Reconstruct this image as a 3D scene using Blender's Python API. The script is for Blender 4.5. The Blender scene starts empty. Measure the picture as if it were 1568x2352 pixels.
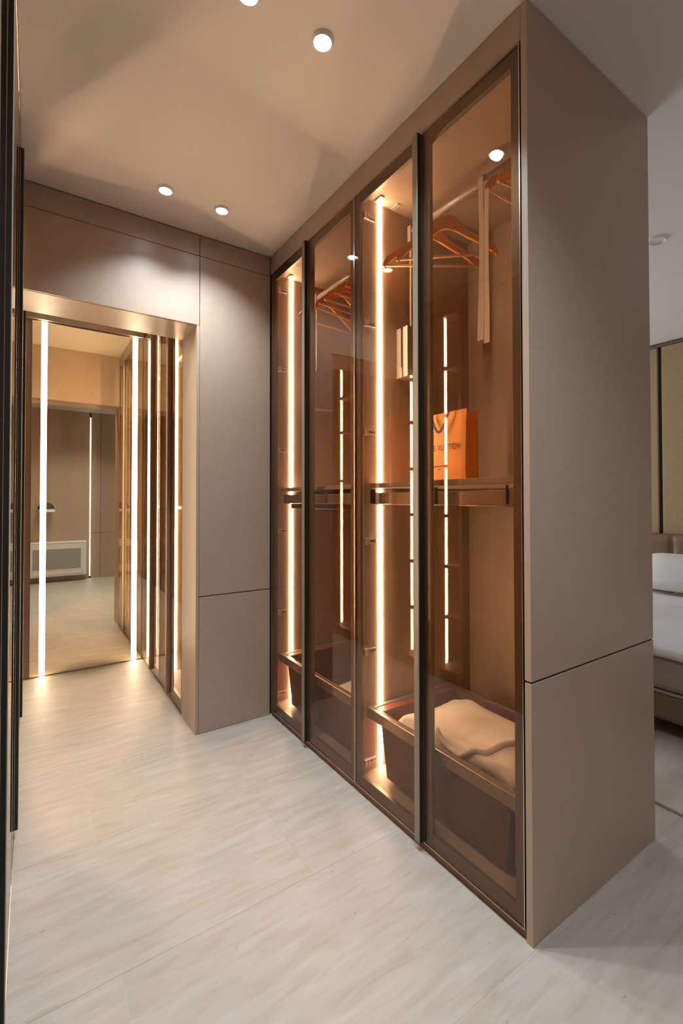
import bpy, bmesh, math, random
from mathutils import Vector, Matrix, noise
from mathutils.bvhtree import BVHTree
random.seed(7)
D = bpy.data
C = bpy.context.scene.collection
SC = bpy.context.scene

# ------------------------------------------------------------------ camera
W, H = 1568, 2352
F, YAW, PIT, ROL, CX, CY, CH = 1073.85, 34.587, 0.8806, -0.0758, 810.8, 1133.76, 1.2044
def make_camera():
    y, p, r_ = map(math.radians, (YAW, PIT, ROL))
    fw = Vector((math.sin(y)*math.cos(p), math.cos(y)*math.cos(p), math.sin(p)))
    r = Vector((math.cos(y), -math.sin(y), 0)); u = r.cross(fw)
    r2 = math.cos(r_)*r + math.sin(r_)*u; u2 = -math.sin(r_)*r + math.cos(r_)*u
    cd = D.cameras.new('camera'); co = D.objects.new('camera', cd); C.objects.link(co)
    m = Matrix((r2, u2, -fw)).transposed().to_4x4(); m.translation = Vector((0, 0, CH)); co.matrix_world = m
    cd.sensor_fit = 'HORIZONTAL'; cd.sensor_width = 36; cd.lens = F*36/W
    cd.shift_x = (W/2-CX)/W; cd.shift_y = (CY-H/2)/W; cd.clip_start = .005
    SC.camera = co
make_camera()
# ------------------------------------------------------------------ light
EXPOSURE = 1.06
SC.view_settings.view_transform = 'Standard'; SC.view_settings.look = 'None'
SC.view_settings.exposure = EXPOSURE; SC.view_settings.gamma = 1; SC.view_settings.use_curve_mapping = False
wd = D.worlds.new('world'); SC.world = wd; wd.use_nodes = True
wd.node_tree.nodes['Background'].inputs[0].default_value = (.55, .65, .8, 1)
wd.node_tree.nodes['Background'].inputs[1].default_value = .15
LED_CAB, LED_MIR, LED_BACK, DISC = 46.0, 16.0, 6.0, 16.0
SPOT_W, SPOT_COL = 28.0, (.84, .93, 1.0)
DAY_W = 36.0
SC.cycles.max_bounces = 16; SC.cycles.transparent_max_bounces = 32; SC.cycles.glossy_bounces = 8
SC.cycles.diffuse_bounces = 8; SC.cycles.sample_clamp_indirect = 6; SC.cycles.caustics_reflective = False
SC.cycles.caustics_refractive = False; SC.cycles.use_denoising = True

def lamp(name, kind, loc, energy, col, **k):
    ld = D.lights.new(name, kind); ld.energy = energy; ld.color = col
    for a, b in k.items(): setattr(ld, a, b)
    o = D.objects.new(name, ld); o.location = loc; C.objects.link(o); return o
dl = lamp('daylight', 'AREA', (3.3, 4.62, 1.5), DAY_W, (.90, .94, 1.0), shape='RECTANGLE', size=1.7, size_y=1.9)
dl.rotation_euler = (math.radians(-90), 0, 0)
# added cool lamp behind an unseen narrow opening, for the end panel's highlight
dl2 = lamp('panel_sheen_lamp', 'AREA', (3.15, -.86, 1.3), 2.6, (.80, .88, 1.0), shape='RECTANGLE', size=.56, size_y=1.9)
dl2.rotation_euler = (math.radians(90), 0, 0)

# ------------------------------------------------------------------ materials
def mat(name, col=(.5, .5, .5), rough=.5, metal=0, spec=.5, emit=None, es=0, alpha=None, coat=0, sheen=0):
    m = D.materials.new(name); m.use_nodes = True; b = m.node_tree.nodes['Principled BSDF']
    b.inputs['Base Color'].default_value = (*col, 1); b.inputs['Roughness'].default_value = rough
    b.inputs['Metallic'].default_value = metal; b.inputs['Specular IOR Level'].default_value = spec
    if emit: b.inputs['Emission Color'].default_value = (*emit, 1); b.inputs['Emission Strength'].default_value = es
    if coat: b.inputs['Coat Weight'].default_value = coat; b.inputs['Coat Roughness'].default_value = .1
    if sheen: b.inputs['Sheen Weight'].default_value = sheen
    return m
def nodes(m): return m.node_tree.nodes, m.node_tree.links, m.node_tree.nodes['Principled BSDF']
def grain(m, c1, c2, scale=(1, 1, 1), nscale=4, detail=4, bump=0, pos=(.35, .65)):
    n, l, b = nodes(m)
    tc = n.new('ShaderNodeTexCoord'); mp = n.new('ShaderNodeMapping'); mp.inputs['Scale'].default_value = scale
    nt = n.new('ShaderNodeTexNoise'); nt.inputs['Scale'].default_value = nscale; nt.inputs['Detail'].default_value = detail
    cr = n.new('ShaderNodeValToRGB'); cr.color_ramp.elements[0].color = (*c1, 1); cr.color_ramp.elements[1].color = (*c2, 1)
    cr.color_ramp.elements[0].position, cr.color_ramp.elements[1].position = pos
    l.new(tc.outputs['Object'], mp.inputs[0]); l.new(mp.outputs[0], nt.inputs['Vector']); l.new(nt.outputs['Fac'], cr.inputs[0])
    l.new(cr.outputs[0], b.inputs['Base Color'])
    if bump:
        bp = n.new('ShaderNodeBump'); bp.inputs['Strength'].default_value = bump; bp.inputs['Distance'].default_value = .01
        l.new(nt.outputs['Fac'], bp.inputs['Height']); l.new(bp.outputs[0], b.inputs['Normal'])
    return m
M = {}
M['lam'] = grain(mat('taupe_laminate', rough=.35, spec=.65), (.410, .312, .240), (.426, .325, .252), (1, 1, 1), 30, 3)
M['inner'] = grain(mat('inner_laminate', rough=.5, spec=.35), (.47, .345, .25), (.49, .36, .262), (1, 1, 1), 20, 3)
M['groove'] = mat('dark_joint', (.05, .035, .027), .7)
M['plinth'] = mat('brown_plinth', (.17, .085, .04), .4)
M['bronze'] = mat('bronze_aluminium', (.27, .24, .19), .4, .35)
M['groove_brown'] = mat('bronze_groove', (.36, .22, .13), .45, .1)
M['stile'] = mat('bronze_stile', (.24, .185, .13), .4, .55)
M['edge'] = mat('polished_edge', (.62, .52, .42), .22, 1)
M['black'] = mat('black_groove', (.02, .018, .013), .45, .2)
M['chrome'] = mat('chrome', (.85, .74, .66), .28, .55)
M['rail'] = mat('taupe_metal_rail', (.36, .28, .20), .35, .6)
M['leather'] = grain(mat('red_brown_leather', rough=.5), (.165, .042, .018), (.20, .053, .023), (1, 1, 1), 90, 3, .12)
M['lift'] = mat('champagne_plastic', (.40, .33, .27), .35, .2)
M['wood'] = grain(mat('hanger_wood', rough=.38), (.78, .30, .05), (.90, .42, .10), (1, 6, 6), 12, 4)
M['wood_red'] = grain(mat('hanger_wood_red', rough=.35), (.62, .17, .03), (.72, .22, .05), (1, 6, 6), 12, 4)
M['pale_wood'] = mat('hanger_bar_wood', (.80, .47, .20), .45)
M['steel'] = mat('steel_wire', (.8, .76, .7), .2, 1)
M['dark'] = mat('dark_plastic', (.02, .012, .01), .4)
M['orange'] = grain(mat('orange_card', rough=.45), (.83, .27, .008), (.86, .29, .012), (1, 1, 1), 10, 2)
M['navy'] = mat('navy_ribbon', (.02, .012, .09), .6)
M['ink'] = mat('brown_ink', (.06, .012, .008), .6)
M['cream'] = grain(mat('cream_blanket', rough=.9, sheen=.4), (.78, .66, .52), (.88, .77, .63), (1, 1, 1), 9, 7, .9)
M['strap'] = mat('cream_strap', (.66, .56, .48), .7)
M['paper'] = mat('white_paper', (.85, .74, .66), .6)
M['ceil'] = mat('ceiling_paint', (.84, .815, .785), .85, spec=.2)
M['white'] = mat('white_trim', (.82, .82, .82), .4)
M['plastic'] = mat('white_plastic', (.72, .71, .74), .25)
M['grille'] = mat('grey_grille', (.33, .32, .33), .5)
M['mirror'] = mat('tinted_mirror', (.92, .80, .60), 0, 1)
M['tan'] = grain(mat('tan_upholstery', rough=.7, spec=.3), (.36, .25, .135), (.40, .28, .155), (1, 1, 1), 60, 3, .1)
M['headboard'] = mat('brown_leather', (.20, .12, .062), .5)
M['sheet'] = grain(mat('white_bedding', rough=.8), (.72, .71, .72), (.78, .77, .77), (1, 1, 1), 5, 3, .2)
M['mattress'] = mat('taupe_bed_fabric', (.33, .27, .22), .8)
M['bedbase'] = mat('brown_bed_base', (.16, .11, .07), .5)
M['cap'] = mat('brown_cap_cloth', (.09, .05, .035), .8)
M['rug'] = grain(mat('marbled_rug', rough=.9), (.40, .34, .28), (.58, .50, .43), (1, 2.2, 1), 3, 8, .2)
def emis(name, col, s):
    m = mat(name, (.8, .8, .8)); n, l, b = nodes(m); n.remove(b)
    e = n.new('ShaderNodeEmission'); e.inputs[0].default_value = (*col, 1); e.inputs[1].default_value = s
    l.new(e.outputs[0], n['Material Output'].inputs[0]); return m
M['led'] = emis('warm_led', (1, .80, .58), LED_CAB)
M['ledm'] = emis('mirror_led', (1, .78, .50), LED_MIR)
M['ledb'] = emis('wall_led', (1, .93, .85), LED_BACK)
M['disc'] = emis('downlight_disc', (.92, .95, 1), DISC)
def glass(name, tint, ior=1.55, boost=1.0):
    m = mat(name); n, l, b = nodes(m); n.remove(b)
    t = n.new('ShaderNodeBsdfTransparent'); t.inputs[0].default_value = (*tint, 1)
    g = n.new('ShaderNodeBsdfGlossy'); g.inputs['Roughness'].default_value = 0
    f = n.new('ShaderNodeLayerWeight'); f.inputs[0].default_value = .5; f0 = ((ior-1)/(ior+1))**2*boost
    pw = n.new('ShaderNodeMath'); pw.operation = 'POWER'; pw.inputs[1].default_value = 5; l.new(f.outputs['Facing'], pw.inputs[0])
    mu = n.new('ShaderNodeMath'); mu.operation = 'MULTIPLY_ADD'; mu.inputs[1].default_value = 1-f0; mu.inputs[2].default_value = f0; mu.use_clamp = True
    mx = n.new('ShaderNodeMixShader')
    l.new(pw.outputs[0], mu.inputs[0]); l.new(mu.outputs[0], mx.inputs[0])
    l.new(t.outputs[0], mx.inputs[1]); l.new(g.outputs[0], mx.inputs[2]); l.new(mx.outputs[0], n['Material Output'].inputs[0])
    return m
M['glass'] = glass('bronze_glass', (.85, .757, .67), 1.5, 1.3)
M['clear'] = glass('clear_glass', (.95, .97, .97), 1.45)
def floor_mat():
    m = mat('travertine', rough=.5, spec=.4); n, l, b = nodes(m)
    g = n.new('ShaderNodeNewGeometry'); oi = n.new('ShaderNodeObjectInfo')
    cb = n.new('ShaderNodeCombineXYZ'); mul = n.new('ShaderNodeMath'); mul.operation = 'MULTIPLY'; mul.inputs[1].default_value = 40
    l.new(oi.outputs['Random'], mul.inputs[0]); l.new(mul.outputs[0], cb.inputs[2])
    ad = n.new('ShaderNodeVectorMath'); ad.operation = 'ADD'; l.new(g.outputs['Position'], ad.inputs[0]); l.new(cb.outputs[0], ad.inputs[1])
    def noisy(scale, rot, ns, det, dist=0):
        mp = n.new('ShaderNodeMapping'); mp.inputs['Scale'].default_value = scale; mp.inputs['Rotation'].default_value = (0, 0, rot)
        nt = n.new('ShaderNodeTexNoise'); nt.inputs['Scale'].default_value = ns; nt.inputs['Detail'].default_value = det
        nt.inputs['Distortion'].default_value = dist
        l.new(ad.outputs[0], mp.inputs[0]); l.new(mp.outputs[0], nt.inputs['Vector']); return nt
    def ramp(src, a, b_, ca, cb_):
        r = n.new('ShaderNodeValToRGB'); e = r.color_ramp.elements
        e[0].position, e[1].position = a, b_; e[0].color = (*ca, 1); e[1].color = (*cb_, 1)
        l.new(src.outputs['Fac'], r.inputs[0]); return r
    base = ramp(noisy((2.0, 11, 1), .05, 2.4, 8, .7), .30, .70, (.385, .332, .276), (.455, .422, .378))
    vein = ramp(noisy((3.0, 24, 1), .06, 2.2, 9, 1.1), .54, .70, (1, 1, 1), (.92, .885, .83))
    pit = ramp(noisy((9, 26, 1), .1, 3.2, 2), .74, .78, (1, 1, 1), (.55, .45, .36))
    x1 = n.new('ShaderNodeMix'); x1.data_type = 'RGBA'; x1.blend_type = 'MULTIPLY'; x1.inputs[0].default_value = .8
    l.new(base.outputs[0], x1.inputs[6]); l.new(vein.outputs[0], x1.inputs[7])
    x2 = n.new('ShaderNodeMix'); x2.data_type = 'RGBA'; x2.blend_type = 'MULTIPLY'; x2.inputs[0].default_value = .8
    l.new(x1.outputs[2], x2.inputs[6]); l.new(pit.outputs[0], x2.inputs[7]); l.new(x2.outputs[2], b.inputs['Base Color'])
    bp = n.new('ShaderNodeBump'); bp.inputs['Strength'].default_value = .05; bp.inputs['Distance'].default_value = .003
    l.new(vein.outputs[0], bp.inputs['Height']); l.new(bp.outputs[0], b.inputs['Normal'])
    return m
M['floor'] = floor_mat()
M['grout'] = mat('grout', (.56, .53, .49), .8)

# ------------------------------------------------------------------ helpers
def link(name, me, m, parent=None):
    o = D.objects.new(name, me); C.objects.link(o)
    if m is not None: me.materials.append(m)
    if parent is not None: o.parent = parent
    return o
def add_box(bm, a, b, bevel=0):
    r = bmesh.ops.create_cube(bm, size=1); vs = r['verts']
    for v in vs:
        for i in range(3): v.co[i] = a[i] if v.co[i] < 0 else b[i]
    if bevel:
        es = list({e for v in vs for e in v.link_edges})
        bmesh.ops.bevel(bm, geom=es, offset=bevel, segments=2, affect='EDGES', profile=.5)
def boxes(name, lst, m, parent=None, bevel=0):
    """lst of (min corner, max corner) in the parent's space"""
    bm = bmesh.new()
    for a, b in lst:
        a, b = [min(p, q) for p, q in zip(a, b)], [max(p, q) for p, q in zip(a, b)]
        add_box(bm, a, b, bevel)
    me = D.meshes.new(name); bm.to_mesh(me); bm.free()
    return link(name, me, m, parent)
def box(name, a, b, m, parent=None, bevel=0): return boxes(name, [(a, b)], m, parent, bevel)
def tube_bm(bm, pts, r, n=10, closed_ends=True):
    pts = [Vector(p) for p in pts]; rings = []; up0 = None
    for i, p in enumerate(pts):
        t = (pts[min(i+1, len(pts)-1)] - pts[max(i-1, 0)]).normalized()
        if up0 is None: up0 = t.orthogonal().normalized()
        up0 = (up0 - t*up0.dot(t)).normalized(); s = t.cross(up0)
        rr = r[i] if isinstance(r, (list, tuple)) else r
        rings.append([bm.verts.new(p + rr*(math.cos(2*math.pi*k/n)*up0 + math.sin(2*math.pi*k/n)*s)) for k in range(n)])
    for a, b in zip(rings, rings[1:]):
        for k in range(n):
            f = bm.faces.new((a[k], a[(k+1) % n], b[(k+1) % n], b[k])); f.smooth = True
    if closed_ends: bm.faces.new(list(reversed(rings[0]))); bm.faces.new(rings[-1])
def tube(name, pts, r, m, parent=None, n=10):
    bm = bmesh.new(); tube_bm(bm, pts, r, n); me = D.meshes.new(name); bm.to_mesh(me); bm.free()
    return link(name, me, m, parent)
def revolve(name, prof, m, parent=None, n=40, loc=(0, 0, 0)):
    bm = bmesh.new(); rings = []
    for r, z in prof: rings.append([bm.verts.new((r*math.cos(2*math.pi*k/n)+loc[0], r*math.sin(2*math.pi*k/n)+loc[1], z+loc[2])) for k in range(n)])
    for a, b in zip(rings, rings[1:]):
        for k in range(n): bm.faces.new((a[k], a[(k+1) % n], b[(k+1) % n], b[k]))
    me = D.meshes.new(name); bm.to_mesh(me); bm.free(); return link(name, me, m, parent)
def thing(name, label, cat, loc=(0, 0, 0), group=None, rz=0):
    o = D.objects.new(name, None); C.objects.link(o); o.location = loc; o.rotation_euler = (0, 0, rz)
    o.empty_display_size = .1
    o['label'] = label; o['category'] = cat
    if group: o['group'] = group
    return o
def tag(o, label, cat, group=None):
    o['label'] = label; o['category'] = cat
    if group: o['group'] = group
    return o
def struct(o): o['kind'] = 'structure'; return o
def copy_tree(o, parent=None):
    c = o.copy(); C.objects.link(c); c.parent = parent
    for ch in o.children: copy_tree(ch, c)
    return c

# ------------------------------------------------------------------ key planes
XW, XB, Y0, YF, XD, YJ, ZS = 1.12, 1.84, .776, 2.454, .705, 2.724, 2.121
XL, YM, SEAM, ZT, ZC = -.04, 3.871, .708, 2.494, 2.6
YB, XR, YN = -.65, 4.6, 4.5
XLB = -.66

# ------------------------------------------------------------------ floor
fl = struct(boxes('floor', [((XLB, YB, -.06), (XR, YN, -.0007))], M['grout']))
tw, th = 1.12, .56
k0 = -3
for k in range(k0, 8):
    y0, y1 = .77+th*k, .77+th*(k+1)
    off = (1.32-.56*k) % tw
    x = off - 2*tw
    while x < XR:
        a, b = max(x, XLB)+.0005, min(x+tw, XR)-.0005; c, d = max(y0, YB)+.0005, min(y1, YN)-.0005
        if b-a > .02 and d-c > .02:
            box('tile', (a, c, -.0006), (b, d, 0), M['floor'], fl)
        x += tw
# ------------------------------------------------------------------ shell
ce = struct(box('ceiling', (XLB, YB, ZC), (XR, YN, ZC+.1), M['ceil']))
struct(box('wall_left', (XLB-.1, YB, 0), (XLB, YN, ZC), M['ceil']))
# back wall (seen in the mirror): laminate panels with joints
wb = struct(boxes('wall_back', [((XLB, YB-.1, 0), (2.85, YB-.014, ZC)), ((3.45, YB-.1, 0), (XR, YB-.014, ZC)), ((2.85, YB-.1, 2.3), (3.45, YB-.014, ZC)), ((2.85, YB-.1, 0), (3.45, YB-.014, .3))], M['groove']))
for (a, b) in ((XLB, .755), (.785, .913), (.916, 1.6), (1.603, 2.2), (2.203, 2.85), (3.45, XR)):
    if b < .8: box('panel', (a, YB-.014, .0), (b, YB, ZC-.004), M['lam'], wb, .001)
    else:
        box('panel', (a, YB-.014, .0), (b, YB, .704), M['lam'], wb, .001)
        box('panel', (a, YB-.014, .708), (b, YB, ZC-.004), M['lam'], wb, .001)
for a_, b_2 in ((0, .298), (2.302, ZC-.004)): box('panel', (2.853, YB-.014, a_), (3.447, YB, b_2), M['lam'], wb, .001)
w2 = struct(boxes('added_window', [((2.85, YB-.08, .3), (2.88, YB-.01, 2.3)), ((3.42, YB-.08, .3), (3.45, YB-.01, 2.3)), ((2.88, YB-.08, .3), (3.42, YB-.01, .33)),
                               ((2.88, YB-.08, 2.27), (3.42, YB-.01, 2.3))], M['bronze']))  # added opening, sized so its cool highlight falls on the end panel
box('pane', (2.88, YB-.05, .33), (3.42, YB-.044, 2.27), M['clear'], w2)
t = thing('led_wall_light', 'thin vertical white light line recessed in the brown wall seen in the mirror', 'light', (.77, YB-.004, 0))
box('channel', (-.014, -.008, .03), (.014, .002, 2.53), M['edge'], t)
box('diffuser', (-.005, .002, .035), (.005, .006, 2.515), M['ledb'], t)
# far wall with the doorway
wf = struct(boxes('wall_far', [((XD+.012, YF+.012, 0), (XB-.06, YJ, ZC-.001)), ((XL+.002, YF+.012, ZS+.012), (XD+.012, YJ, ZC-.001))], M['groove']))
g = .0015
def fpanel(x0, x1, z0, z1): box('panel', (x0+g, YF, z0+g), (x1-g, YF+.012, z1-g), M['lam'], wf, .0008)
fpanel(XL+.001, .72, 2.487, 2.595); fpanel(XL+.001, .72, ZS, 2.487)
fpanel(.72, XW-.001, 2.487, 2.595); fpanel(.72, XW-.001, SEAM, 2.487); fpanel(.72, XW-.001, 0, SEAM-.002)
boxes('panel', [((XD, YF+.0002, 0), (.72, YF+.012, ZS))], M['lam'], wf)
boxes('jamb_lining', [((XD, YF+.012, 0), (XD+.012, YJ-.001, ZS))], M['lam'], wf, .0005)
boxes('soffit_lining', [((XL+.002, YF+.012, ZS), (XD, YJ-.001, ZS+.012))], M['lam'], wf, .0005)
box('lining_board', (XL+.002, YJ-.0005, ZS+.0005), (XD+.012, YJ+.010, ZC-.002), M['lam'], wf)
# wall behind the mirror, closet/bedroom divider
struct(box('wall_end', (XLB, YM+.02, 0), (XB, YM+.12, ZC), M['lam']))
struct(boxes('wall_divider', [((XB-.06, YF+.013, 0), (XB, YN, ZC-.001))], M['ceil']))
# bedroom wall with upholstered panels
wr = struct(box('wall_right', (XR, YB, 0), (XR+.1, YN, ZC), M['groove']))
for a, b in ((-.62, .02), (.05, .93), (.96, 1.84), (1.87, 2.75), (2.78, 3.66), (3.69, 4.48)):
    box('wall_panel', (XR-.03, a, .0), (XR-.001, b, 2.56), M['tan'], wr, .008)
box('top_trim', (XR-.02, YB+.02, 2.562), (XR, YN, 2.59), M['bedbase'], wr)
# window wall of the bedroom
WX0, WX1, WZ0, WZ1 = 2.4, 4.2, .5, 2.4
struct(boxes('wall_north', [((XB, YN, 0), (WX0, YN+.1, ZC)), ((WX1, YN, 0), (XR+.1, YN+.1, ZC)),
                            ((WX0, YN, 0), (WX1, YN+.1, WZ0)), ((WX0, YN, WZ1), (WX1, YN+.1, ZC))], M['ceil']))
wn = struct(boxes('window_1', [((WX0, YN, WZ0), (WX0+.05, YN+.06, WZ1)), ((WX1-.05, YN, WZ0), (WX1, YN+.06, WZ1)),
                               ((WX0+.05, YN, WZ0), (WX1-.05, YN+.06, WZ0+.05)), ((WX0+.05, YN, WZ1-.05), (WX1-.05, YN+.06, WZ1)),
                               ((3.28, YN, WZ0+.05), (3.32, YN+.06, WZ1-.05))], M['white']))
box('pane', (WX0+.05, YN+.03, WZ0+.05), (3.28, YN+.036, WZ1-.05), M['clear'], wn)
box('pane', (3.32, YN+.03, WZ0+.05), (WX1-.05, YN+.036, WZ1-.05), M['clear'], wn)

# ------------------------------------------------------------------ wardrobe builder
def door(parent, sgn, y0, y1, x, handle=None, hinge_at=None, hz=(), gm='black', pr=.017, z0=.03, z1=ZT, st=.034):
    """sgn=-1: front faces -X (right-hand run); +1: faces +X (left-hand run). x = glass outer plane."""
    X = lambda d: x - sgn*d      # d = depth inwards from the glass face
    e = .0012
    y0 += e; y1 -= e
    f = boxes('door', [((X(.006), y0, z0), (X(.022), y0+st, z1)), ((X(.006), y1-st, z0), (X(.022), y1, z1)),
                       ((X(.006), y0+st, z0), (X(.022), y1-st, z0+.046)), ((X(.006), y0+st, z1-.046), (X(.022), y1-st, z1))],
              M['stile'], parent, .001)
    w = .0032
    boxes('edge_trim', [((X(-.0006), y0, z0), (X(.0058), y0+w, z1)), ((X(-.0006), y1-w, z0), (X(.0058), y1, z1)),
                        ((X(-.0006), y0+w, z0), (X(.0058), y1-w, z0+w)), ((X(-.0006), y0+w, z1-w), (X(.0058), y1-w, z1))],
          M['edge'], f)
    box('glass_pane', (X(0), y0+w, z0+w), (X(.005), y1-w, z1-w), M['glass'], f)
    if handle is not None:
        a, b = (y0-.0, y0+.026) if handle == 'lo' else (y1-.026, y1)
        h = box('handle', (X(-pr), a, z0), (X(-.0008), b, z1), M['bronze'], f, .0015)
        box('finger_groove', (X(-pr+.0015), a-.0022, z0+.002), (X(.0), a-.0003, z1-.002), M[gm], f)
    if hinge_at is not None:
        hs = -1 if hinge_at > (y0+y1)/2 else 1
        for z in hz:
            hh = boxes('hinge', [((X(.052), hinge_at+hs*.001, z-.010), (X(.090), hinge_at+hs*.012, z+.010)),
                                 ((X(.026), hinge_at+hs*.002, z-.014), (X(.050), hinge_at+hs*.020, z+.014)),
                                 ((X(.044), hinge_at+hs*.001, z-.0145), (X(.049), hinge_at+hs*.023, z+.0145))],
                       M['chrome'], f, .0012)
            n0 = len(hh.data.polygons); b2 = bmesh.new(); b2.from_mesh(hh.data)
            for xa, xb_, za in ((.064, .072, .004), (.056, .060, .006), (.078, .086, .0015)):
                p0, p1 = (X(xa), hinge_at+hs*.0118, z-za), (X(xb_), hinge_at+hs*.0126, z+za)
                add_box(b2, [min(p, q) for p, q in zip(p0, p1)], [max(p, q) for p, q in zip(p0, p1)])
            b2.to_mesh(hh.data); b2.free(); hh.data.materials.append(M['dark'])
            for pl in hh.data.polygons[n0:]: pl.material_index = 1
    return f
HZ = (.116, .573, 1.034, 1.495, 1.955, 2.41)
def carcass(parent, sgn, y0, y1, x, depth, m='inner', near_side=True, out='lam', lift=.03, front_gap=.024):
    X = lambda d: x - sgn*d
    t = .018
    box('side_panel', (X(front_gap), y1-t, .0), (X(depth), y1, ZT), M[m], parent)
    if near_side: box('side_panel', (X(front_gap), y0, .0), (X(depth), y0+t, ZT), M[m], parent)
    a = y0+t if near_side else y0
    box('back_panel', (X(depth-.015), a, .07), (X(depth), y1-t, ZT), M[m], parent)
    box('base_panel', (X(front_gap), a, .05), (X(depth-.015), y1-t, .07), M[m], parent)
    box('top_panel', (X(front_gap), a, ZT), (X(depth-.015), y1-t, ZT+.018), M[m], parent)
    box('plinth', (X(.010), y0, .0), (X(front_gap), y1, .027), M['plinth'], parent)
    box('frieze', (X(0), y0, ZT+.004), (X(.018), y1, ZC-.004), M[out], parent, .0006)
def led(parent, sgn, y, x, inset, z0=.071, z1=ZT-.002, cuts=()):
    """LED line on the face y (facing -Y)"""
    X = lambda d: x - sgn*d
    zz = [z0]+[v for c in sorted(cuts) for v in (c-.011, c+.011)]+[z1]
    bl = [((X(inset-.007), y-.004, zz[i]), (X(inset+.007), y, zz[i+1])) for i in range(0, len(zz), 2)]
    return boxes('led_strip', bl, M['led'], parent)

# ------------------------------------------------------------------ right-hand wardrobe, two units
YP = 1.615
units = []
for (y0, y1, lab) in ((YP, 2.4525, 'brown built-in wardrobe unit at the far end with tinted glass doors, many hangers inside'),
                      (.797, YP, 'brown built-in wardrobe unit at the near end with tinted glass doors, orange bag inside')):
    u = thing('wardrobe', lab, 'wardrobe', (0, 0, 0), 'glass door wardrobe units right of the corridor')
    carcass(u, -1, y0, y1-.0005, XW, .70)
    ym = (y0+y1)/2-(.013 if y0 > 1 else .004)
    door(u, -1, ym, y1-(.018 if y0 > 1 else .0), XW, 'lo', y1-.0185-(.0), HZ)
    door(u, -1, y0+(.002 if y0 < 1 else 0), ym, XW, None, y0+.0185, HZ)
    led(u, -1, y1-.0187, XW, .122)
    # little LED clips
    for z in (.075,):
        pass
    for dx in (.085, .175):
        boxes('top_fitting', [((XW+dx, y1-.075, ZT-.006), (XW+dx+.022, y1-.03, ZT-.0005))], M['chrome'], u, .001)
    # shelf
    yi0, yi1 = y0+.0185, y1-.019
    box('shelf', (1.185, yi0, 1.258), (1.80, yi1, 1.278), M['inner'], u, .001)
    # shallow pull-out tray under the shelf
    r = boxes('pull_out_tray', [((1.190, yi0+.012, 1.190), (1.204, yi1-.008, 1.238)),
                                ((1.204, yi0+.012, 1.190), (1.66, yi0+.026, 1.238)), ((1.204, yi1-.022, 1.190), (1.66, yi1-.008, 1.238)),
                                ((1.66, yi0+.012, 1.190), (1.674, yi1-.008, 1.238))], M['rail'], u, .003)
    if y0 > 1: boxes('tray_body', [((1.215, yi0+.045, 1.165), (1.65, yi1-.05, 1.189))], M['leather'], r, .002)
    for yb, wb_ in (((.902, .008), (1.205, .012), (1.578, .030)) if y0 < 1 else ((1.955, .012),)):
        box('bracket', (1.187, yb-wb_/2, 1.192), (1.1895, yb+wb_/2, 1.252), M['black'], r)
    box('tray_rim', (1.196, yi0+.03, 1.1865), (1.200, yi1-.03, 1.1895), M['edge'], r)
    if y0 > 1: box('tray_rim', (1.212, yi0+.043, 1.162), (1.216, yi1-.048, 1.1655), M['edge'], r)
    box('slide', (1.21, yi0+.0005, 1.20), (1.68, yi0+.0115, 1.235), M['black'], r)
    box('slide', (1.21, yi1-.0075, 1.20), (1.68, yi1-.0005, 1.235), M['black'], r)
    # pull-out basket
    bx0, bx1, zt, hb = 1.160, 1.64, .345, .042
    r = boxes('pull_out_basket', [((bx0, yi0+.008, zt-hb), (bx0+.020, yi1-.012, zt)), ((bx0+.020, yi0+.008, zt-hb), (bx1-.02, yi0+.03, zt)),
                                  ((bx0+.020, yi1-.034, zt-hb), (bx1-.02, yi1-.012, zt)), ((bx1-.02, yi0+.008, zt-hb), (bx1, yi1-.012, zt))],
              M['rail'], u, .003)
    bm = bmesh.new()
    def ring(z, i, j):  # i x-inset, j y-inset
        xs, ys = (bx0+.021+i, bx1-.021-i), (yi0+.031+j, yi1-.035-j)
        return [bm.verts.new(v) for v in ((xs[0], ys[0], z), (xs[1], ys[0], z), (xs[1], ys[1], z), (xs[0], ys[1], z))]
    R = [ring(zt-.004, 0, .040), ring(.085, .012, .070), ring(.092, .018, .076), ring(zt-.004, .005, .046)]
    for a, b in ((R[0], R[1]), (R[2], R[3]), (R[3], R[0])):
        for k in range(4): bm.faces.new((a[k], a[(k+1) % 4], b[(k+1) % 4], b[k]))
    bm.faces.new(R[1]); bm.faces.new(R[2]); bmesh.ops.recalc_face_normals(bm, faces=bm.faces)
    me = D.meshes.new('basket_body'); bm.to_mesh(me); bm.free(); link('basket_body', me, M['leather'], r)
    for ya_, yb_ in ((yi0+.030, yi0+.074), (yi1-.078, yi1-.033)): box('basket_flange', (bx0+.0205, ya_, zt-.008), (bx1-.0205, yb_, zt-.003), M['leather'], r)
    box('slide', (1.19, yi0+.0003, .31), (1.66, yi0+.0075, .335), M['black'], r)
    box('slide', (1.19, yi1-.0115, .31), (1.66, yi1-.0003, .335), M['black'], r)
    box('rim_trim', (bx0+.0205, yi0+.031, zt-.0005), (bx0+.024, yi1-.035, zt+.002), M['edge'], r)
    box('rim_trim', (bx1-.024, yi0+.031, zt-.0005), (bx1-.0205, yi1-.035, zt+.002), M['edge'], r)
    # pull-down hanging rail with side lift boxes
    zr, xr = 2.412, 1.40
    r = tube('hanging_rail', [(xr, yi0+.036, zr), (xr, yi1-.036, zr)], .0145, M['lift'], u, 16)
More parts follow.
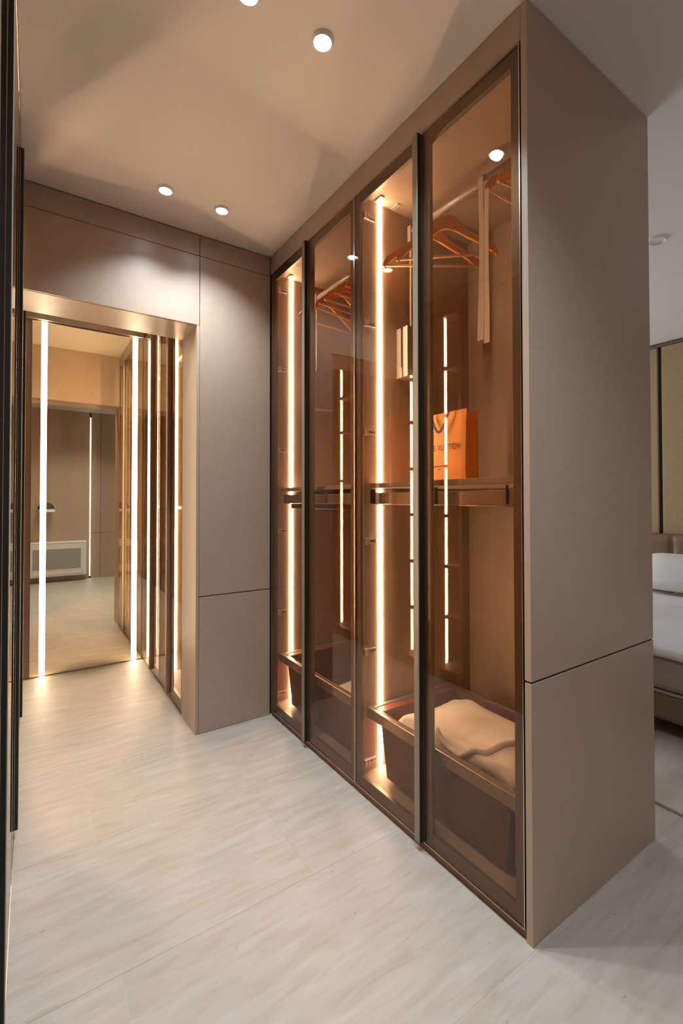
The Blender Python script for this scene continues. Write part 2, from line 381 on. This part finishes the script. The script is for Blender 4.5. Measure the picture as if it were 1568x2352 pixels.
    for (ya, s) in ((yi1, -1), (yi0, 1)):
        boxes('lift_box', [((1.335, ya+s*.0005, 1.745), (1.395, ya+s*.030, 1.965)), ((1.335, ya+s*.030, 1.745), (1.345, ya+s*.0375, 1.790)),
                           ((1.335, ya+s*.044, 1.745), (1.50, ya+s*.075, 1.965)), ((1.345, ya+s*.030, 1.745), (1.50, ya+s*.044, 1.785)),
                           ((1.395, ya+s*.0005, 1.745), (1.50, ya+s*.030, 1.965))], M['lift'], r, .002)
        boxes('slot', [((1.338, ya+s*.0302, 1.79), (1.39, ya+s*.0438, 1.963))], M['dark'], r)
        boxes('lift_arm', [((1.388, ya+s*.028, 1.95), (1.412, ya+s*.040, zr-.045)), ((1.382, ya+s*.022, zr-.05), (1.418, ya+s*.042, zr+.022))], M['lift'], r, .002)
    units.append(u)
# end panel facing the camera
ep = thing('end_panel', 'large taupe end panel closing the near side of the glass wardrobes', 'panel')
box('panel', (XW+.0005, Y0, SEAM+.003), (XB, Y0+.0205, ZC-.002), M['lam'], ep, .001)
box('panel', (XW+.0005, Y0, 0), (XB, Y0+.0205, SEAM-.003), M['lam'], ep, .001)
box('joint', (XW+.004, Y0+.004, SEAM-.0029), (XB-.003, Y0+.019, SEAM+.0029), M['groove'], ep)
box('back_cladding', (XB-.018, Y0+.021, 0), (XB, YF+.012, ZC-.002), M['lam'], ep)

# ------------------------------------------------------------------ left-hand run
SH = (.397, .747, 1.098, 1.446, 1.80, 2.13)
L = [(-.64, .06, None, False, ()), (.06, .70, None, False, ()), (.70, 1.34, 1.02, False, ()), (1.34, 1.80, None, False, ()),
     (1.80, 2.355, 2.07, True, SH), (2.355, 2.715, None, True, SH), (2.715, 3.695, 3.13, True, (1.39, 1.84, 2.16)), (3.695, 3.866, None, False, ())]
labs = ['wardrobe unit behind the camera in the left-hand glass run', 'second wardrobe unit from the back wall in the left-hand glass run',
        'nearest visible wardrobe unit at the left picture edge, with long dark handle', 'narrow single-door wardrobe unit in the left-hand run before the doorway',
        'left-hand glass wardrobe unit beside the doorway, with shelves and a lit strip', 'narrow left-hand glass wardrobe unit running through the doorway, with lit shelves',
        'left-hand glass wardrobe unit with a lit strip, last but one before the mirror', 'slimmest left-hand glass wardrobe unit touching the mirror']
for i, ((y0, y1, hy, lit, sh), lab) in enumerate(zip(L, labs)):
    u = thing('wardrobe', lab, 'wardrobe', (0, 0, 0), 'glass door wardrobe units left of the corridor')
    carcass(u, 1, y0, y1-.0005, XL, .60)
    if hy:
        door(u, 1, y0, hy, XL); door(u, 1, hy, y1, XL, 'lo', pr=.010 if hy < 1.5 else .012)
    else: door(u, 1, y0, y1, XL)
    if lit: led(u, 1, y1-.0187, XL, .118, cuts=sh)
    for z in sh: box('shelf', (XL-.09, y0+.0185, z-.010), (XL-.584, y1-.019, z+.010), M['inner'], u, .001)

# ------------------------------------------------------------------ back-room right-hand run
for (y0, y1, hy, lab) in ((YJ+.001, 3.285, 3.01, 'slim glass wardrobe unit just beyond the doorway jamb, with a lit strip'),
                          (3.285, 3.862, 3.50, 'slim glass wardrobe unit next to the mirror beyond the doorway')):
    u = thing('wardrobe', lab, 'wardrobe', (0, 0, 0), 'glass door wardrobe units in the mirror room')
    carcass(u, -1, y0, y1-.0005, XD, .60)
    door(u, -1, y0, hy, XD); door(u, -1, hy, y1, XD, 'lo', y1-.019, (.2, .62, 1.04, 1.46, 1.88, 2.3), 'groove_brown')
    led(u, -1, y1-.0187, XD, .095)
    for z in (1.16, ): box('shelf', (XD+.11, y0+.0185, z-.010), (XD+.58, y1-.019, z+.010), M['inner'], u, .001)
    box('shelf', (XD+.11, y0+.0185, 2.15), (XD+.58, y1-.019, 2.17), M['inner'], u, .001)

# ------------------------------------------------------------------ mirror
mi = thing('wall_mirror', 'tall gold-tinted wall mirror with two vertical light strips beyond the doorway', 'mirror')
box('mirror_glass', (.002, YM, .006), (XD-.001, YM+.006, 2.45), M['mirror'], mi)
boxes('mirror_edge', [((.000, YM-.001, .002), (.002, YM+.006, 2.452)), ((XD-.001, YM-.001, .002), (XD+.0, YM+.006, 2.452))], M['edge'], mi)
for x in (.071, .650):
    box('light_strip', (x-.017, YM-.004, .008), (x+.017, YM-.0003, 2.448), M['ledm'], mi)
box('top_board', (XL+.001, YM-.03, 2.455), (XD-.001, YM+.018, ZC-.003), M['lam'], mi)
box('backing', (XL+.001, YM+.0065, .0), (XD-.001, YM+.0195, 2.453), M['inner'], mi)

# ------------------------------------------------------------------ downlights
def downlight(x, y, lab, lit=True, r=.034):
    t = thing('ceiling_downlight', lab, 'ceiling light', (x, y, ZC), 'round ceiling downlights')
    revolve('trim_ring', [(r*.74, .001), (r*.80, -.010), (r*.98, -.004), (r*1.04, -.0005), (r*.74, .001)], M['white'], t)
    revolve('lens', [(.0001, -.0015), (r*.77, -.0015), (r*.77, -.0005)], M['disc'] if lit else M['white'], t)
    if lit:
        s = lamp('downlight_lamp', 'SPOT', (0, 0, -.006), SPOT_W, SPOT_COL, spot_size=math.radians(116), spot_blend=.95, shadow_soft_size=.022)
        s.parent = t
    return t
downlight(.717, 1.20, 'lit round ceiling downlight nearest the wardrobes, brightest in the top middle of the photo')
downlight(.480, 1.20, 'lit round ceiling downlight cut off by the top edge of the photo')
downlight(.486, 2.18, 'lit round ceiling downlight above the doorway, left of the far pair')
downlight(.742, 2.18, 'lit round ceiling downlight of the far pair nearer the wardrobes')
downlight(.717, .22, 'lit ceiling downlight behind the camera on the wardrobe side')
downlight(.480, .22, 'lit ceiling downlight behind the camera on the left side')
downlight(2.75, 1.12, 'unlit white ceiling downlight in the bedroom beside the end panel', False, .05)

# ------------------------------------------------------------------ hangers
def outline():
    top = [(0, 0), (.018, -.001), (.034, -.008), (.048, -.022), (.062, -.042), (.078, -.058), (.10, -.074), (.13, -.093), (.16, -.112), (.185, -.130), (.200, -.150), (.206, -.172)]
    bot = [(.198, -.176), (.190, -.168), (.16, -.141), (.12, -.116), (.08, -.094), (.045, -.071), (.02, -.056), (0, -.046)]
    return top, bot
def hanger_mesh():
    top, bot = outline()
    poly = top+bot[:-1]; full = [(x, z) for x, z in poly]+[(0, -.054)]+[(-x, z) for x, z in reversed(poly[1:])]
    bm = bmesh.new(); n = len(full); th_ = .006
    fr = [bm.verts.new((x, -th_, z)) for x, z in full]; bk = [bm.verts.new((x, th_, z)) for x, z in full]
    m_ = len(top)
    # strips: pair top[i] with interpolated bottom
    for k in range(n): bm.faces.new((fr[k], fr[(k+1) % n], bk[(k+1) % n], bk[k]))
    f1 = bm.faces.new(fr); f2 = bm.faces.new(list(reversed(bk)))
    bmesh.ops.triangulate(bm, faces=[f1, f2]); bmesh.ops.recalc_face_normals(bm, faces=bm.faces)
    me = D.meshes.new('clothes_hanger'); bm.to_mesh(me); bm.free(); return me
def make_hanger(m, loc, rz, lab):
    t = thing('clothes_hanger', lab, 'hanger', loc, 'wooden clothes hangers in the glass wardrobes', rz)
    link('shoulder', hanger_mesh(), m, t)
    tube('trouser_bar', [(-.190, 0, -.168), (.190, 0, -.168)], .0055, M['pale_wood'], t, 10)
    R = .0175; pts = [(0, 0, -.03), (0, 0, .006), (.004, 0, .016)]
    for k in range(13):
        a = math.radians(-60+k*(255/12)); pts.append((R*math.cos(a)-.0, 0, .036+R*math.sin(a)))
    tube('hook', pts, .0017, M['steel'], t, 8)
    return t
RZ = 2.412  # rail height; hanger origin is at body top, its hook centre .036 above
hz0 = RZ-.036+.001
hp = make_hanger(M['wood'], (1.40, 1.352, hz0), math.radians(-42), 'light wooden hanger facing the room, in front of the grey strap in the near wardrobe')
first = hp
specs = [(1.445, -34, 'wood', 'light wooden hanger just behind the one facing the room, near wardrobe'),
         (.985, 2, 'wood_red', 'reddish wooden hanger right of the hanging strap, near wardrobe'),
         (.915, -6, 'wood', 'wooden hanger cut off by the right door frame, above the reddish one'),
         (2.285, 6, 'wood', 'wooden hanger furthest back in the far wardrobe, its tip in the leftmost door'),
         (2.13, 12, 'wood', 'second hanger from the back in the far wardrobe cluster'),
         (2.06, 7, 'wood_red', 'darker hanger in the middle of the far wardrobe cluster'),
         (1.99, 2, 'wood', 'bright hanger in front of the darker one, far wardrobe cluster'),
         (1.92, 9, 'wood', 'hanger twisted towards the door frame in the far wardrobe cluster'),
         (1.85, 14, 'wood', 'highest-looking hanger at the near end of the far wardrobe cluster')]
red_me = None
for y, a, mk, lab in specs:
    c = copy_tree(first); c.location = (1.40, y, hz0); c.rotation_euler = (0, 0, math.radians(a)); c['label'] = lab
    if mk == 'wood_red':
        for ch in c.children:
            if ch.name.startswith('shoulder'):
                if red_me is None:
                    red_me = ch.data.copy(); red_me.materials[0] = M['wood_red']
                ch.data = red_me
# strap over the rail
bm = bmesh.new(); pts = []
for z in (1.80, 1.95, 2.1, 2.25, 2.40): pts.append((-.0195-(.010 if z < 1.9 else .004 if z < 2.1 else 0), z))
for k in range(1, 8):
    a = math.pi - k*math.pi/8; pts.append((.0185*math.cos(a), 2.412+.0185*math.sin(a)))
for z in (2.40, 2.25, 2.1, 1.95, 1.803): pts.append((.0195, z))
w = .011; vs = []
for i, (x, z) in enumerate(pts):
    ww = w*(1.25 if z < 2.0 else 1.0); sh = (-.004 if i < len(pts)/2 else .006) if z < 2.3 else 0
    vs.append([bm.verts.new((1.40+x, 1.158+sh-ww, z)), bm.verts.new((1.40+x, 1.158+sh+ww, z))])
for a, b in zip(vs, vs[1:]): bm.faces.new((a[0], a[1], b[1], b[0]))
me = D.meshes.new('fabric_strap'); bm.to_mesh(me); bm.free()
st = link('fabric_strap', me, M['strap']); md = st.modifiers.new('s', 'SOLIDIFY'); md.thickness = .002; md.offset = 0
tag(st, 'long pale strap folded over the hanging rail in the near wardrobe', 'strap')

# ------------------------------------------------------------------ orange shopping bag
bag = thing('shopping_bag', 'orange paper shopping bag with blue ribbon handles on the wardrobe shelf', 'bag', (1.38, 1.366, 1.2785))
by0, by1, bh, bd = -.131, .144, .284, .070
bm = bmesh.new()
def V(*p): return bm.verts.new(p)
def quad(*v): bm.faces.new(v)
# front with slight belly and fold above the base, sides with gusset crease
zs = (0, .045, .15, .24, bh)
fx = (.0, -.004, -.002, .002, .006)
fr = [[V(fx[i], by0+(by1-by0)*j/6, z) for j in range(7)] for i, z in enumerate(zs)]
bk = [[V(bd-fx[i]*.5, by0+(by1-by0)*j/6, z-(.006 if i == 4 else 0)) for j in range(7)] for i, z in enumerate(zs)]
for G_ in (fr, bk):
    for i in range(4):
        for j in range(6): quad(G_[i][j], G_[i][j+1], G_[i+1][j+1], G_[i+1][j])
for j, s in ((0, 1), (6, -1)):
    md_ = [V(bd*.5, (by0 if j == 0 else by1)+s*(.0 if i == 0 else .010+.004*i), z-(.003 if i == 4 else 0)) for i, z in enumerate(zs)]
    for i in range(4):
        quad(fr[i][j], md_[i], md_[i+1], fr[i+1][j]); quad(md_[i], bk[i][j], bk[i+1][j], md_[i+1])
quad(*[fr[0][0], fr[0][6], bk[0][6], bk[0][0]])
bmesh.ops.recalc_face_normals(bm, faces=bm.faces)
me = D.meshes.new('bag_body'); bm.to_mesh(me); bm.free()
b_ = link('bag_body', me, M['orange'], bag); md = b_.modifiers.new('s', 'SOLIDIFY'); md.thickness = .0012; md.offset = -1
def ribbon(name, pts, w, m, parent, nrm=(1, 0, 0)):
    bm = bmesh.new(); N = Vector(nrm); vv = []
    for i, p in enumerate(pts):
        p = Vector(p); t_ = (Vector(pts[min(i+1, len(pts)-1)])-Vector(pts[max(i-1, 0)])).normalized(); s = t_.cross(N).normalized()*w/2
        vv.append((bm.verts.new(p-s-N*.0006), bm.verts.new(p+s-N*.0006), bm.verts.new(p+s+N*.0006), bm.verts.new(p-s+N*.0006)))
    for a, b in zip(vv, vv[1:]):
        for k in range(4): bm.faces.new((a[k], a[(k+1) % 4], b[(k+1) % 4], b[k]))
    bm.faces.new(vv[0]); bm.faces.new(vv[-1]); me = D.meshes.new(name); bm.to_mesh(me); bm.free(); return link(name, me, m, parent)
hand = []
for k in range(17):
    s = k/16*2-1; hand.append((-.008-.006*(1-s*s), .0+s*.050, bh-.002-.078*(1-abs(s)**1.7)))
ribbon('ribbon_handle', hand, .011, M['navy'], bag)
ribbon('ribbon_handle', [(bd+.006, y, z) for x, y, z in hand], .011, M['navy'], bag)
def text(name, s, size, loc, m, parent, sp=1.0, wide=None):
    cu = D.curves.new(name, 'FONT'); cu.body = s; cu.size = size; cu.align_x = 'CENTER'; cu.align_y = 'CENTER'; cu.extrude = .0002; cu.space_character = sp
    o = D.objects.new(name, cu); C.objects.link(o); bpy.context.view_layer.update()
    me = D.meshes.new_from_object(o.evaluated_get(bpy.context.evaluated_depsgraph_get())); C.objects.unlink(o); D.objects.remove(o)
    if wide:
        xs = [v.co.x for v in me.vertices]; k = wide/(max(xs)-min(xs))
        for v in me.vertices: v.co.x *= k
    t_ = link(name, me, m, parent); t_.rotation_euler = (math.pi/2, 0, -math.pi/2); t_.location = loc; return t_
text('lettering', 'LOUIS VUITTON', .034, (-.0048, -.0, .140), M['ink'], bag, 1.1, .212)
text('small_lettering', 'MAISON FONDÉE EN 1854', .009, (-.0056, .008, .066), M['ink'], bag, 1.1, .074)
text('small_lettering', 'PARIS', .008, (-.0056, .008, .053), M['ink'], bag, 1.1, .018)

# ------------------------------------------------------------------ blanket bundle in near basket
def blob(name, c, s, e=(.6, .6), seed=0, amp=.02, m=None, sub=5, fr=6):
    bm = bmesh.new(); bmesh.ops.create_icosphere(bm, subdivisions=sub, radius=1)
    for v in bm.verts:
        p = v.co.copy(); q = Vector([math.copysign(abs(p[i])**e[0 if i < 2 else 1], p[i]) for i in range(3)])
        d = noise.noise(Vector((p.x*s[0]*fr+seed, p.y*s[1]*fr*.7, p.z*s[2]*fr)))*amp + noise.noise(Vector((p.x*s[0]*fr*3+seed, p.y*s[1]*fr*2, p.z*2)))*amp*.35
        w_ = Vector((q.x*s[0], q.y*s[1], q.z*s[2])); w_ += p*d
        v.co = Vector(c)+w_
    for f in bm.faces: f.smooth = True
    me = D.meshes.new(name); bm.to_mesh(me); bvh = BVHTree.FromBMesh(bm); bm.free()
    return link(name, me, m), bvh
bl, bvh = blob('folded_blanket', (0, 0, .13), (.188, .290, .120), (.40, .48), 3.1, .045, M['cream'], 6)
bl.location = (1.402, 1.190, .112)
tag(bl, 'cream plush blanket bundle lying in the lower basket of the near wardrobe', 'blanket')
cord = []
ctrl = [(-.168, .055), (-.180, .035), (-.186, .01), (-.190, -.03), (-.190, -.075), (-.180, -.105), (-.150, -.125), (-.11, -.135), (-.05, -.150), (.01, -.18), (.05, -.22)]
for a, b in zip(ctrl, ctrl[1:]):
    for k in range(5):
        x_, y_ = a[0]+(b[0]-a[0])*k/5, a[1]+(b[1]-a[1])*k/5
        h_ = bvh.ray_cast(Vector((x_, y_, 1)), Vector((0, 0, -1)))
        if h_[0]: cord.append(h_[0]+Vector((-.002, 0, .003)))
if len(cord) > 3:
    sm = [cord[0]]+[(cord[i-1]+cord[i]*2+cord[i+1])/4 for i in range(1, len(cord)-1)]+[cord[-1]]
    tube('piping', [q+Vector((-.003, 0, .005)) for q in sm], .009, M['strap'], bl, 10)
# papers / flat box in the far basket
pb = thing('white_box', 'flat white box tilted in the lower basket of the far wardrobe', 'box', (1.34, 1.83, .095), rz=math.radians(10))
box('carton', (-.11, -.12, 0), (.13, .12, .170), M['paper'], pb, .003)
box('lid', (-.113, -.123, .171), (.133, .123, .205), M['paper'], pb, .002)

# ------------------------------------------------------------------ console air conditioner on the back wall
ac = thing('air_conditioner', 'white low wall-mounted air conditioner with grey front grille, seen in the mirror', 'air conditioner', (0, YB, 0))
box('body', (-.03, .001, .085), (.712, .185, .60), M['plastic'], ac, .014)
box('front_grille', (.03, .186, .20), (.635, .190, .495), M['grille'], ac, .001)
box('lower_vent', (.03, .184, .115), (.66, .1875, .165), M['plastic'], ac, .0015)
box('vent_gap', (.027, .1835, .111), (.663, .1858, .169), M['grille'], ac)
box('top_gap', (.01, .18, .574), (.69, .1865, .580), M['grille'], ac)
box('badge', (.30, .1862, .527), (.345, .187, .532), M['grille'], ac)
# cap on a hook
cp = thing('cap', 'brown cap with a white brim hanging on the wall, seen in the mirror', 'cap', (.19, YB+.01, 1.09))
bm = bmesh.new(); bmesh.ops.create_uvsphere(bm, u_segments=24, v_segments=12, radius=1)
bmesh.ops.delete(bm, geom=[v for v in bm.verts if v.co.z < -.01], context='VERTS')
for v in bm.verts: v.co = Vector((v.co.x*.105, v.co.y*.09+.095, v.co.z*.095))
for f in bm.faces: f.smooth = True
me = D.meshes.new('crown'); bm.to_mesh(me); bm.free(); link('crown', me, M['cap'], cp)
bm = bmesh.new(); rr = []
for z, r0 in ((-.004, .108), (-.045, .116), (-.050, .108), (-.008, .098)):
    rr.append([bm.verts.new((r0*math.cos(2*math.pi*k/28), .105+r0*.86*math.sin(2*math.pi*k/28), z)) for k in range(28)])
for a, b in zip(rr, rr[1:]+rr[:1]):
    for k in range(28): bm.faces.new((a[k], a[(k+1) % 28], b[(k+1) % 28], b[k]))
bmesh.ops.recalc_face_normals(bm, faces=bm.faces); me = D.meshes.new('brim'); bm.to_mesh(me); bm.free(); link('brim', me, M['white'], cp)
tube('hook', [(0, -.01, .02), (0, .03, .03), (0, .04, .045)], .004, M['steel'], cp)

# ------------------------------------------------------------------ bedroom
rug = box('area_rug', (2.05, YB+.3, .0005), (4.2, 3.2, .013), M['rug'], None, .003)
tag(rug, 'marbled beige rug under the foot of the bed', 'rug')
bed = thing('bed', 'upholstered bed with white bedding and tufted brown headboard, behind the end panel', 'bed')
BX0, BX1, BY0, BY1 = 2.60, 4.44, .05, 1.95
box('bed_base', (BX0, BY0, .105), (BX1, BY1, .245), M['bedbase'], bed, .02)
box('piping', (BX0-.004, BY0+.02, .243), (BX1, BY1, .252), M['mattress'], bed, .003)
box('mattress', (BX0+.005, BY0+.01, .252), (BX1, BY1-.01, .43), M['mattress'], bed, .03)
for x_ in (BX0+.15, BX1-.12):
    for y_ in (BY0+.12, BY1-.16): box('leg', (x_, y_, .0135), (x_+.05, y_+.05, .106), M['black'], bed)
bm = bmesh.new(); nx, ny = 40, 40; gr = []
for i in range(nx+1):
    row = []
    for j in range(ny+1):
        x_ = BX0-.012+(BX1-.3-BX0)*i/nx; y_ = BY0-.02+(BY1-BY0+.04)*j/ny
        z_ = .475+.012*noise.noise(Vector((x_*2.2, y_*2.2, 0)))
        e_ = min(i/nx, j/ny, 1-j/ny)
        if i == 0: z_ = .425+.01*noise.noise(Vector((0, y_*4, 3)))
        elif i == 1: x_ = BX0-.010; z_ -= .012
        elif i == 2: x_ = BX0+.02
        if j in (0, ny): z_ = .40
        row.append(bm.verts.new((x_, y_, z_)))
    gr.append(row)
for i in range(nx):
    for j in range(ny): f = bm.faces.new((gr[i][j], gr[i+1][j], gr[i+1][j+1], gr[i][j+1])); f.smooth = True
me = D.meshes.new('duvet'); bm.to_mesh(me); bm.free(); dv = link('duvet', me, M['sheet'], bed)
md = dv.modifiers.new('s', 'SOLIDIFY'); md.thickness = .02; md.offset = -1
# headboard with button tufting
bm = bmesh.new(); gr = []; ny, nz = 120, 24
for j in range(ny+1):
    row = []
    for k in range(nz+1):
        y_ = BY0-.10+(BY1-BY0+.20)*j/ny; z_ = .12+.795*k/nz
        dy = abs(((y_-1.73)/.36+.5) % 1-.5)*.36
        dz = abs(((z_-.80)/.32+.5) % 1-.5)*.32
        x_ = 4.47+.018*math.exp(-dy/.012)+.016*math.exp(-math.hypot(dy, dz)/.025)
        if k in (0, nz) or j in (0, ny): x_ += .02
        row.append(bm.verts.new((x_, y_, z_)))
    gr.append(row)
for j in range(ny):
    for k in range(nz): f = bm.faces.new((gr[j][k], gr[j][k+1], gr[j+1][k+1], gr[j+1][k])); f.smooth = True
bk = [bm.verts.new((4.565, y, z)) for y, z in ((BY0-.10, .12), (BY0-.10, .915), (BY1+.10, .915), (BY1+.10, .12))]
bm.faces.new(bk)
for a, b, seq in ((bk[0], bk[1], [gr[0][k] for k in range(nz+1)]), (bk[1], bk[2], [gr[j][nz] for j in range(ny+1)]),
                  (bk[2], bk[3], [gr[ny][k] for k in range(nz, -1, -1)]), (bk[3], bk[0], [gr[j][0] for j in range(ny, -1, -1)])):
    bm.faces.new([a]+seq+[b])
bmesh.ops.recalc_face_normals(bm, faces=bm.faces)
me = D.meshes.new('headboard'); bm.to_mesh(me); bm.free(); link('headboard', me, M['headboard'], bed)
def pillow(cx, cy, cz, sx, sy, sz, lab, rz=0):
    o, _ = blob('pillow', (0, 0, 0), (sx, sy, sz), (.55, 1.0), cx*7, .012, M['sheet'], 4, 5)
    o.location = (cx, cy, cz); o.rotation_euler = (0, math.radians(-28), rz)
    return tag(o, lab, 'pillow', 'white bed pillows')
pillow(4.19, 1.56, .635, .21, .33, .085, 'white pillow at the headboard, the one visible past the end panel', .12)
pillow(4.19, .80, .635, .21, .33, .085, 'white pillow at the headboard, further towards the camera side')
